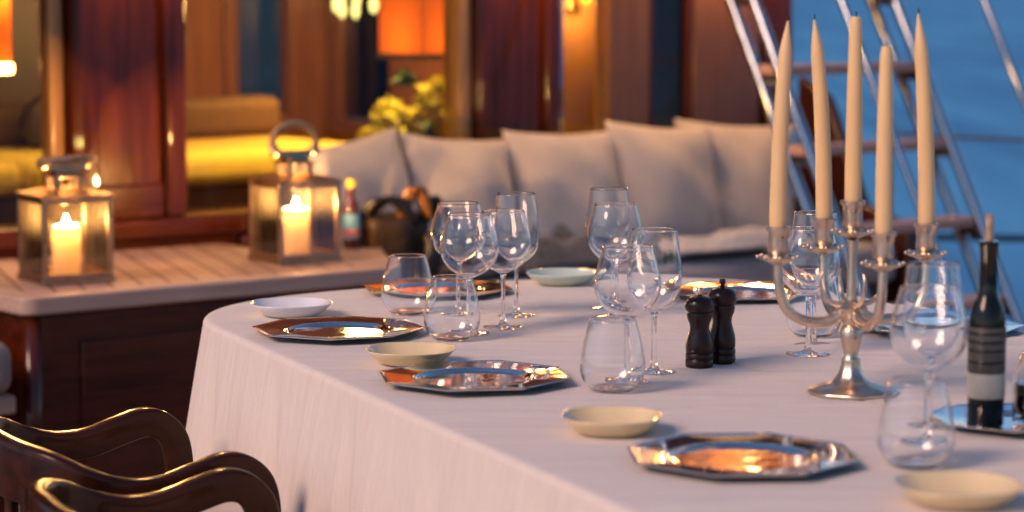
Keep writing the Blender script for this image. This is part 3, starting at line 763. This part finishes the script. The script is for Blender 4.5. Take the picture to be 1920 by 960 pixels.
# ------------------------------------------------------------------ dining table and cloth
u = Vector((-.395, .9187, 0)); nn = Vector((.9187, .395, 0))       # u: away from us along the table, nn: across it
def tab(n_, s_): return nn*n_ + u*s_
CN, HW = 1.885, .652
S0, S1, ED = 1.90, 4.20, .475
def outline_pts():
    raw = []
    p = 2.45
    for k in range(0, 121):                                 # far end from right to left
        a_ = PI*k/120; c, s_ = math.cos(a_), math.sin(a_)
        raw.append((CN + HW*math.copysign(abs(c)**(2/p), c), S1 + ED*abs(s_)**(2/p)))
    for k in range(0, 121):
        a_ = PI + PI*k/120; c, s_ = math.cos(a_), math.sin(a_)
        raw.append((CN + HW*math.copysign(abs(c)**(2/p), c), S0 - ED*abs(s_)**(2/p)))
    raw.append(raw[0])
    P = [tab(a_, b_) for a_, b_ in raw]
    L = [0]
    for a_, b_ in zip(P, P[1:]): L.append(L[-1] + (b_-a_).length)
    n = 640; out = []; j = 0
    for k in range(n):
        d_ = L[-1]*k/n
        while L[j+1] < d_: j += 1
        f = (d_-L[j])/max(1e-9, L[j+1]-L[j]); out.append(P[j].lerp(P[j+1], f))
    return out, L[-1]
OUT, LEN = outline_pts()
n = len(OUT); ctr = tab(CN, (S0+S1)/2)
NRM = []
for k in range(n):
    t_ = (OUT[(k+2) % n]-OUT[k-2]).normalized(); NRM.append(Vector((t_.y, -t_.x, 0)))
ZT = .75
bm = BM(); rings = []
NT = 84
axis_a, axis_b = tab(CN, S0), tab(CN, S1)
def crease(p):
    q_ = Vector((p.dot(nn), p.dot(u), 0)); z = 0
    for (n0, s0, ang, amp, wd) in ((1.9, 3.05, 78, 0.0067, .013), (1.8, 3.62, 82, 0.0064, .013), (1.7, 2.45, 80, 0.0058, .013), (1.75, 4.1, 88, 0.0048, .013), (1.9, 4.45, 84, 0.0048, .012)):
        d_ = (q_.x-n0)*math.sin(R(90-ang)) + (q_.y-s0)*math.cos(R(90-ang)) + .02*noise.noise(Vector((q_.x*3, s0*5, 0)))
        z += amp*math.exp(-(d_/wd)**2)*(.6+.9*noise.noise(Vector((q_.x*4, s0*3, 1))))
    z += .0016*noise.noise(Vector((q_.x*3, q_.y*9, .5))) + .0008*noise.noise(Vector((q_.x*6, q_.y*22, 3.5)))
    return min(.009, max(-.0015, z))
for r_ in range(NT):
    f = (r_+1)/NT
    ring = []
    for k in range(n):
        p = OUT[k]-NRM[k]*.012
        sp = min(max((p-ctr).dot(u), -(S1-S0)/2), (S1-S0)/2)
        sp2 = sp*1.0
        c_ = ctr + u*sp2
        q_ = c_.lerp(p, f)
        ring.append(bm.verts.new((q_.x, q_.y, ZT + (crease(q_)*min(1, (1-f)*14) if f < 1 else 0))))
    rings.append(ring)
for k in range(1, 6):                                        # rounded edge
    a_ = R(18*k)
    rings.append([bm.verts.new(OUT[i] + NRM[i]*(-.012 + .012*math.sin(a_)) + Vector((0, 0, ZT-.012+.012*math.cos(a_)))) for i in range(n)])
DROP = .52; ND = 44
def fold(i, tt):
    l = LEN*i/n; th = 2*PI*i/n
    a_ = (.6*noise.noise(Vector((l*4.5, 3.1, 0))) + .5*noise.noise(Vector((l*9, 1.7, 4))) + .25*math.sin(th*31+2.1) + .3*math.sin(th*11+.4) + .5*noise.noise(Vector((math.cos(th)*9, math.sin(th)*9, 0))))
    cur = 1-abs(NRM[i].dot(nn)) ; amp = .024 + .036*min(1, cur*1.6)
    b_ = max(0, math.sin(th*23+.7+.6*noise.noise(Vector((math.cos(th)*5, math.sin(th)*5, 2)))))**6
    return a_*amp*(tt**1.15) - b_*.022*min(1, tt*2.2)*(1 if noise.noise(Vector((math.cos(th)*7, math.sin(th)*7, 5))) > -.15 else .2)
for j in range(1, ND+1):
    tt = j/ND
    rings.append([bm.verts.new(OUT[i] + NRM[i]*(.052*tt + .012*math.sin(tt*2.5) + fold(i, tt)) + Vector((0, 0, ZT-.012-DROP*tt))) for i in range(n)])
for A, B in zip(rings, rings[1:]):
    for k in range(n):
        k2 = (k+1) % n; bm.faces.new((A[k], A[k2], B[k2], B[k]))
# close the spine seam
bmesh.ops.remove_doubles(bm, verts=bm.verts[:], dist=.0002)
fc = [vv for vv in rings[0] if vv.is_valid]
hole = [e for e in bm.edges if e.is_boundary and all((vv.co.z > ZT-.003) for vv in e.verts)]
if hole: bmesh.ops.holes_fill(bm, edges=hole, sides=0)
cloth = obj('tablecloth', bm, 'linen', smooth=True)
tag(cloth, 'pinkish white linen tablecloth draped over the long rounded dining table', 'tablecloth')

dt = thing('dining_table', 'long dining table hidden under the linen cloth', 'table', tuple(ctr), math.atan2(u.y, u.x))
bm = BM(); rounded_slab(bm, [((p-ctr - NRM[i]*.02).dot(u), -((p-ctr-NRM[i]*.02).dot(nn))) for i, p in enumerate(OUT) if i % 4 == 0], ZT-.045, ZT-.012)
obj('table_top', bm, 'dark_wood', dt)
for x in (-.75, .75):
    bm = BM(); lathe(bm, [(0, 0), (.26, 0), (.26, .04), (.08, .08), (.06, .3), (.09, .66), (.16, ZT-.046), (0, ZT-.046)], 32, (x, 0, 0)); obj('leg', bm, 'dark_wood', dt, smooth=True, auto=40)

# ------------------------------------------------------------------ armchairs
def make_chair(loc, rz, label):
    c = thing('armchair', label, 'armchair', loc, rz, 'dark armchairs along the near side of the table')
    yw = .222
    half = [(.112, yw, .38), (.112, yw, .50), (.111, yw, .553), (.102, yw, .588), (.080, yw, .610), (.05, yw, .616), (.005, yw, .604), (-.05, yw, .588), (-.11, yw-.002, .588), (-.17, yw-.012, .605), (-.215, yw-.045, .626), (-.245, yw-.10, .634), (-.26, yw-.16, .638)]
    ctl = half + [(-.263, 0, .64)] + [(x, -y, z) for x, y, z in half[::-1]]
    P = [Vector(p) for p in spline(ctl, 6)]
    bm = BM(); rings_ = []
    npt = len(P)
    for i, p in enumerate(P):
        t_ = (P[min(i+1, npt-1)]-P[max(i-1, 0)]).normalized()
        hz = Vector((t_.x, t_.y, 0))
        # outward horizontal direction
        f = (p.x+.03)
        if p.x > -.15: side = Vector((0, 1 if p.y > 0 else -1, 0))
        else:
            side = Vector((p.x+.06, p.y*.9, 0)).normalized()
        side = (side - t_*side.dot(t_)).normalized()
        up = side.cross(t_).normalized()
        if up.z < -.01 or (abs(up.z) <= .01 and up.x < 0): up = -up
        back = min(1, max(0, (-.10-p.x)/.12))
        hh = .0245 + .022*back; tw = .0175 - .003*back
        lowx = -back*.018
        sec = []
        for m_ in range(16):
            a_ = 2*PI*m_/16; ca, sa = math.cos(a_), math.sin(a_)
            ex = math.copysign(abs(ca)**.3, ca)*tw; ey = math.copysign(abs(sa)**.3, sa)*hh + lowx
            sec.append(bm.verts.new(p + side*ex + up*ey))
        rings_.append(sec)
    for A, B in zip(rings_, rings_[1:]):
        for m_ in range(16):
            m2 = (m_+1) % 16; bm.faces.new((A[m_], A[m2], B[m2], B[m_]))
    bm.faces.new(rings_[0]); bm.faces.new(rings_[-1][::-1])
    obj('arm_rail', bm, 'dark_wood', c, smooth=True, auto=60)
    for s_ in (-1, 1):
        bm = BM(); tube(bm, [(.12, s_*yw, 0), (.115, s_*yw, .2), (.112, s_*yw, .379)], [.014, .018, .021], 12); obj('leg', bm, 'dark_wood', c, smooth=True, auto=50)
        bm = BM(); tube(bm, [(-.27, s_*.165, 0), (-.24, s_*.16, .4), (-.243, s_*.15, .60)], [.014, .018, .014], 12); obj('leg', bm, 'dark_wood', c, smooth=True, auto=50)
    bm = BM(); pts = arc(.13, yw-.075, .05, 90, 0) ; prof_ = [(.15, -.18), (.15, .18), (.09, .198), (-.15, .195), (-.215, .14), (-.23, 0), (-.215, -.14), (-.15, -.195), (.09, -.198)]
    rounded_slab(bm, prof_, .375, .42); obj('seat_frame', bm, 'dark_wood', c, bevel=.01)
    bm = BM(); rounded_slab(bm, [(x*.97, y*.97) for x, y in prof_], .422, .525); obj('seat_cushion', bm, 'cushion', c, bevel=.022)
    for y in (-.09, 0, .09):
        bm = BM(); box(bm, (-.262, y-.018, .432), (-.246, y+.018, .60)); obj('splat', bm, 'dark_wood', c, bevel=.004)
    return c
F_ = Vector((.9187, .395, 0)); ca_ = math.atan2(.395, .9187)
def chair_at(peak_mid): return Vector((peak_mid[0], peak_mid[1], 0)) - F_*.075
make_chair(chair_at((-.515, 3.955)), ca_ + R(2), 'far dark armchair with its pale seat, nearer the lantern locker')
make_chair(chair_at((-.325, 3.42)), ca_ + R(-1), 'near dark armchair cut by the bottom edge of the photo')

# ------------------------------------------------------------------ tableware
TZ = ZT + .0006
def charger(x, y, rz, label, r=.154, cat='charger plate', name='charger_plate', group='silver octagonal charger plates', tz=TZ):
    bm = BM(); seg = 96
    def oct_r(a_, R_):                                         # regular octagon radius
        k = (a_ + PI/8) % (PI/4) - PI/8
        return R_*math.cos(PI/8)/math.cos(k)
    prof = [(0, .0036, 0), (.3, .0036, 0), (.555, .0036, 0), (.575, .0037, 0), (.60, .0044, 0), (.622, .0078, 0), (.637, .0086, .1), (.66, .0088, .2), (.80, .0102, .6), (.94, .0116, 1), (.96, .0119, 1), (.985, .0130, 1), (1.0, .0122, 1), (.985, .0102, 1), (.66, .0064, .3), (.61, .0008, 0), (0, .0008, 0)]
    rs = []
    for f, z, oc in prof:
        if f == 0: rs.append([bm.verts.new((0, 0, z))]); continue
        ring = []
        for k in range(seg):
            a_ = 2*PI*k/seg; rr = r*f*((1-oc)*.965 + oc*oct_r(a_, 1))
            ring.append(bm.verts.new((rr*math.cos(a_), rr*math.sin(a_), z)))
        rs.append(ring)
    for A, B in zip(rs, rs[1:]):
        for k in range(seg):
            k2 = (k+1) % seg
            if len(A) == 1: bm.faces.new((A[0], B[k], B[k2]))
            elif len(B) == 1: bm.faces.new((A[k], B[0], A[k2]))
            else: bm.faces.new((A[k], B[k], B[k2], A[k2]))
    o = obj(name, bm, 'silver_plate', smooth=True, auto=35)
    o.location = (x, y, tz); o.rotation_euler = (0, 0, rz); tag(o, label, cat, group)
    return o
charger(.295, 3.103, R(3), 'biggest silver charger plate, nearest the camera, right of a cream bowl')
charger(-.058, 3.743, R(8), 'silver charger plate in front of the left cream bowl and the small tumbler')
charger(-.305, 4.275, R(20), 'silver charger plate with orange reflections in front of the white bowl')
charger(-.149, 4.856, R(12), 'silver charger plate at the table end behind the low tumbler')
charger(.452, 4.81, R(5), 'silver charger plate behind the two pepper mills')
charger(.757, 4.322, R(15), 'silver charger plate on the far side behind the candelabrum foot')
charger(.70, 3.37, R(10), 'small octagonal silver tray under the dark oil bottle', r=.118, cat='tray', name='silver_tray', group=None)

def bowl(x, y, label, m_, r=.074, h=.025, sq=.03):
    bm = BM(); wv = lambda k: 1+sq*math.cos(2*PI*k*4)
    prof = spline([(0, .003), (.50, .003), (.70, .0065), (.90, .020), (1.0, .0295)], 5)
    pin = [(a_*r, b_*h/.03) for a_, b_ in prof]
    pout = [(1.015*r, h*1.0), (1.012*r, h*.93), (.90*r, h*.58), (.74*r, h*.18), (.62*r, h*.05), (.60*r, 0), (.55*r, 0), (.53*r, h*.05), (0, h*.04)]
    lathe(bm, pin + pout, 64, wob=wv)
    o = obj('bowl', bm, m_, smooth=True); o.location = (x, y, TZ); o.rotation_euler = (0, 0, random.uniform(0, 1)); tag(o, label, 'bowl', 'small ceramic bowls on the table')
bowl(-.41, 4.521, 'white porcelain bowl at the left end of the table', 'porcelain', .076, .025)
bowl(-.164, 3.937, 'cream bowl between the two left charger plates', 'cream_glaze', .073)
bowl(.137, 3.315, 'cream bowl beside the front charger plate', 'cream_glaze', .070)
bowl(.104, 5.006, 'pale sage green bowl at the far table end', 'sage_glaze', .074, .025, .0)
bowl(.527, 2.851, 'blurred cream bowl cut off by the bottom right edge', 'cream_glaze', .075)

# stemware: bowl, stem and foot meet edge to edge as one blown glass
def make_glass(kind, loc, label, rz=0):
    g = thing('wine_glass', label, 'wine glass', loc, rz, 'stemmed wine glasses on the table')
    if kind == 'burgundy':
        outer = [(.0042, .088), (.0052, .094), (.0085, .0985), (.020, .104), (.034, .113), (.0455, .127), (.0515, .144), (.0512, .160), (.0468, .180), (.0415, .198), (.0385, .210)]
        H = .210; rb = .036
    else:
        outer = [(.0042, .086), (.0052, .0915), (.0085, .096), (.019, .102), (.0315, .112), (.0395, .126), (.0432, .145), (.0430, .165), (.0405, .190), (.0375, .212), (.0355, .2275)]
        H = .2275; rb = .034
    th = .0011
    po = spline(outer, 5)
    start = 4*5 - 8                                             # inner cup begins a little above the neck
    inner = []
    zb = outer[2][1] + .004
    for r_, z_ in po:
        if z_ > zb: inner.append((max(.0, r_-th), z_ + (.0008 if z_ < H-.002 else 0)))
    inner = [(0, zb+.0012), (inner[0][0]*.55, zb+.0014)] + inner
    bm = BM()
    bprof = po + [(outer[-1][0]-th*.5, H+.0006)] + inner[::-1]
    lathe(bm, bprof, 56); obj('bowl', bm, 'glass', g, smooth=True)
    bm = BM(); sp_ = spline([(.0105, .0045), (.0062, .009), (.0042, .020), (.0036, .045), (.0037, .070), outer[0]], 5)
    lathe(bm, sp_, 24); obj('stem', bm, 'glass', g, smooth=True)
    bm = BM(); lathe(bm, [(0, .0), (rb-.001, .0), (rb, .0006), (rb, .0012), (rb-.001, .0016), (rb*.6, .0022), (.0165, .0032), (.0105, .0045)], 56); obj('foot', bm, 'glass', g, smooth=True)
    return g
def outward(o_list):
    pass
gb = make_glass('burgundy', (-.099, 4.521, TZ), 'round wine glass far left, behind the round glass above the low tumbler')
gt = make_glass('tall', (.008, 4.521, TZ), 'tall wine glass standing rightmost in the left cluster')
GL = [(gb, (-.075, 4.288), 'round wine glass standing just behind the second low tumbler'),
      (gb, (-.016, 4.363), 'round wine glass between two others in the middle of the left cluster'),
      (gt, (.183, 4.627), 'tall wine glass in front of the pale green bowl, the farthest of the centre cluster'),
      (gb, (.190, 4.506), 'round wine glass just before the farthest tall glass of the centre cluster'),
      (gb, (.178, 3.753), 'round wine glass right behind the tumbler left of the pepper mills'),
      (gt, (.225, 3.848), 'tall wine glass with a visible foot just left of the pepper mills'),
      (gt, (.514, 4.139), 'tall wine glass behind the left arm of the candelabrum'),
      (gb, (.492, 4.041), 'round wine glass just behind the candelabrum, before the tall one'),
      (gt, (.582, 3.364), 'tall wine glass left of the dark oil bottle'),
      (gb, (.555, 3.235), 'big blurred round wine glass behind the nearest tumbler at right')]
for src, (x, y), lab in GL: dup(src, (x, y, TZ), random.uniform(0, 1), lab)

bm = BM()
outer = [(.0, .0), (.026, .0), (.034, .003), (.0425, .012), (.0480, .026), (.0492, .040), (.0470, .058), (.0425, .080), (.0375, .099), (.0345, .109)]
po = spline(outer, 5); inner = [(max(0, r_-.0012), z_+.0010) for r_, z_ in po if z_ > .004]
inner = [(0, .0042), (.02, .0044)] + inner[:-1] + [(outer[-1][0]-.0012, .109)]
lathe(bm, po + [(outer[-1][0]-.0006, .1096)] + inner[::-1], 56)
tb = obj('tumbler', bm, 'glass', smooth=True); tb.location = (-.195, 4.551, TZ); tag(tb, 'stemless tumbler leftmost, standing before the far left charger plate', 'tumbler', 'stemless glass tumblers')
for (x, y), lab in (((-.104, 4.215), 'stemless tumbler in front of the left wine glass cluster'), ((.152, 3.667), 'stemless tumbler right of the middle charger plate, left of the mills'),
                    ((.528, 4.255), 'stemless tumbler on the far side behind the candelabrum arms'), ((.515, 3.085), 'blurred stemless tumbler nearest the camera beside the front charger')):
    o = tb.copy(); COL.objects.link(o); o.location = (x, y, TZ); o['label'] = lab

# pepper mills
def mill(x, y, h, label, knob):
    P = thing('pepper_mill', label, 'pepper mill', (x, y, TZ), 0, 'turned wooden mills')
    k = h/.130
    body = [(0, 0), (.0215, 0), (.0225, .003), (.0225, .012), (.0212, .0135), (.0225, .015), (.0222, .022), (.0208, .0235), (.0220, .025), (.0222, .036), (.0212, .044), (.0178, .055), (.0155, .064), (.0162, .071), (.0195, .079), (.0210, .087), (.0200, .0905), (0, .0905)]
    bm = BM(); lathe(bm, [(r_, z_*k) for r_, z_ in body], 40); obj('mill_body', bm, 'mill_wood', P, smooth=True, auto=45)
    cap = [(0, .0912), (.0195, .0912), (.0232, .096), (.0240, .102), (.0222, .109), (.0165, .1145), (.0080, .117), (0, .1175)]
    bm = BM(); lathe(bm, [(r_, z_*k) for r_, z_ in cap], 40); obj('mill_cap', bm, 'mill_wood', P, smooth=True, auto=45)
    kn = [(0, .1165), (.0042, .1168), (.0036, .121), (.0055, .126), (.0045, .1305), (0, .131)]
    bm = BM(); lathe(bm, [(r_, z_*k) for r_, z_ in kn], 20); obj('finial', bm, knob, P, smooth=True)
mill(.301, 3.903, .127, 'dark wooden mill with a pale metal knob, in front of its pair', 'old_silver')
mill(.341, 3.948, .136, 'taller dark wooden mill with a dark knob, behind its pair', 'mill_wood')

# candelabrum
C = thing('candelabrum', 'silver five-armed candelabrum standing on the tablecloth', 'candelabrum', (.508, 3.640, TZ))
bm = BM()
wv8 = lambda k: 1 + .028*math.cos(2*PI*k*8)
lathe(bm, [(0, 0), (.0605, 0), (.0625, .002), (.0625, .005), (.060, .0075), (.054, .0095), (.050, .0115), (.040, .0135), (.031, .0165), (.0235, .0225), (.0185, .030), (.0155, .039), (.0135, .047), (.0142, .050), (.0135, .053)], 64, wob=wv8)
obj('foot', bm, 'old_silver', C, smooth=True, auto=50)
bm = BM(); lathe(bm, [(.0135, .053), (.0108, .057), (.0112, .064), (.0150, .080), (.0182, .095), (.0150, .101), (.0118, .104), (.0145, .108), (.0140, .113), (.0160, .117), (.022, .124), (.024, .130), (.016, .136), (.008, .142), (.0075, .205), (.009, .232), (0, .233)], 32)
obj('stem', bm, 'old_silver', C, smooth=True, auto=50)
def cup(parent, c):
    bm = BM()
    lathe(bm, [(0, -.006), (.006, -.005), (.016, .0), (.027, .004), (.030, .008), (.0285, .009), (.018, .006), (.011, .007), (.0125, .011), (.0150, .015), (.0146, .030), (.0158, .045), (.0188, .048), (.0190, .0525), (.0155, .0535), (.0140, .052), (.0140, .040), (0, .040)], 40, c)
    n_ = 8
    for k in range(n_):
        a_ = 2*PI*k/n_; bmesh.ops.create_uvsphere(bm, u_segments=10, v_segments=6, radius=.0032, matrix=Matrix.Translation((c[0]+.030*math.cos(a_), c[1]+.030*math.sin(a_), c[2]+.008)))
    obj('candle_cup', bm, 'old_silver', parent, smooth=True, auto=50)
def taper(p, h, lean, label, blunt=False):
    t_ = thing('taper_candle', label, 'candle', p, 0, 'tall unlit candles in the candelabrum')
    bm = BM(); P_ = []; rr = []
    for k in range(25):
        f = k/24; P_.append((lean[0]*f*f*h, lean[1]*f*f*h, h*f))
        r_ = .0129*(1 - .10*f - .22*f**3)
        if not blunt and f > .84: r_ *= max(.16, 1-((f-.84)/.16)**1.25*.84)
        if blunt and f > .985: r_ *= .8
        rr.append(r_)
    tube(bm, P_, rr, 24); obj('wax', bm, 'taper_wax', t_, smooth=True, auto=50)
    e = P_[-1]; bm = BM(); tube(bm, [e, (e[0]+.0008, e[1], e[2]+.004), (e[0], e[1], e[2]+.008)], .0011, 6); obj('wick', bm, 'wick', t_)
RA, TH = .118, R(14)
arms = []
for k, lab, h, lean, bl in ((0, 'rightmost tall cream candle of the candelabrum', .325, (-.055, 0), False), (1, 'second candle from the left, pointed and slightly bent', .315, (-.06, 0), False),
                        (2, 'leftmost tall cream candle of the candelabrum', .315, (.035, 0), False), (3, 'shortest cream candle, blunt, second from the right', .28, (.0, 0), True)):
    a_ = TH + k*PI/2; d_ = Vector((math.cos(a_), math.sin(a_), 0))
    ctl = [(.006, .128), (.035, .112), (.070, .112), (.100, .128), (.1145, .160), (.118, .198)]
    bm = BM(); sp_ = spline(ctl, 8); tube(bm, [d_*r_ + Vector((0, 0, z_)) for r_, z_ in sp_], [.0088-.0018*i/len(sp_) for i in range(len(sp_))], 14)
    # leaf scroll on the arm's inner side
    sc2_ = spline([(.012, .135), (.030, .138), (.044, .150), (.050, .172), (.046, .185)], 6)
    tube(bm, [d_*r_ + Vector((0, 0, z_)) for r_, z_ in sc2_], [.005-.003*i/len(sc2_) for i in range(len(sc2_))], 10)
    arm = obj('arm', bm, 'old_silver', C, smooth=True, auto=50)
    cup(arm, (d_.x*RA, d_.y*RA, .202))
    arms.append((d_, lab, h, lean, bl))
stem_cup = cup(C, (0, 0, .238))
base = Vector((.508, 3.640, TZ))
for d_, lab, h, lean, bl in arms: taper(base + d_*RA + Vector((0, 0, .2425)), h, lean, lab, bl)
taper(base + Vector((0, 0, .2785)), .285, (.0, 0), 'middle cream candle standing highest on the candelabrum', True)

# bottle, cruet
B = thing('oil_bottle', 'dark slim oil bottle with cream label and pale stopper', 'bottle', (.654, 3.345, TZ+.0048))
bm = BM(); lathe(bm, [(0, 0), (.023, 0), (.025, .003), (.0252, .125), (.0250, .148), (.0215, .166), (.0150, .178), (.0125, .190), (.0120, .246), (.0132, .248), (.0132, .256), (0, .256)], 40); obj('bottle_body', bm, 'bottle_dark', B, smooth=True, auto=50)
def band(name, z0, z1, m_, r_=.0256, parent=B):
    bm = BM(); lathe(bm, [(r_, z0), (r_+.0003, z0+.0005), (r_+.0003, z1-.0005), (r_, z1)], 40); return obj(name, bm, m_, parent, smooth=True)
lb = band('label', .076, .138, 'label_grey')
for z in (.088, .104, .116, .128): band('printed_line', z, z+.004, 'bottle_dark', .0260, lb)
band('cream_label', .040, .0745, 'label_cream')
bm = BM(); lathe(bm, [(0, .2565), (.0055, .2565), (.0052, .29), (.0045, .293), (0, .293)], 20); obj('stopper', bm, 'cork', B, smooth=True, auto=50)
K = thing('cruet', 'squat glass cruet with dark liquid and amber top at the right edge', 'cruet', (.728, 3.355, TZ+.0048))
bm = BM(); lathe(bm, [(0, 0), (.030, 0), (.034, .004), (.035, .03), (.034, .07), (.025, .095), (.014, .108), (.012, .125), (.0105, .125), (.0125, .107), (.0235, .093), (.032, .07), (.033, .03), (.031, .006), (0, .005)], 40); obj('cruet_body', bm, 'glass', K, smooth=True)
bm = BM(); lathe(bm, [(0, .0058), (.0302, .0068), (.0322, .03), (.0316, .058), (0, .058)], 40); obj('liquid', bm, 'brown_liquid', K, smooth=True, auto=50)
bm = BM(); lathe(bm, [(0, .118), (.0098, .118), (.010, .127), (.017, .130), (.018, .150), (.013, .163), (0, .166)], 24); obj('stopper', bm, 'amber', K, smooth=True, auto=50)
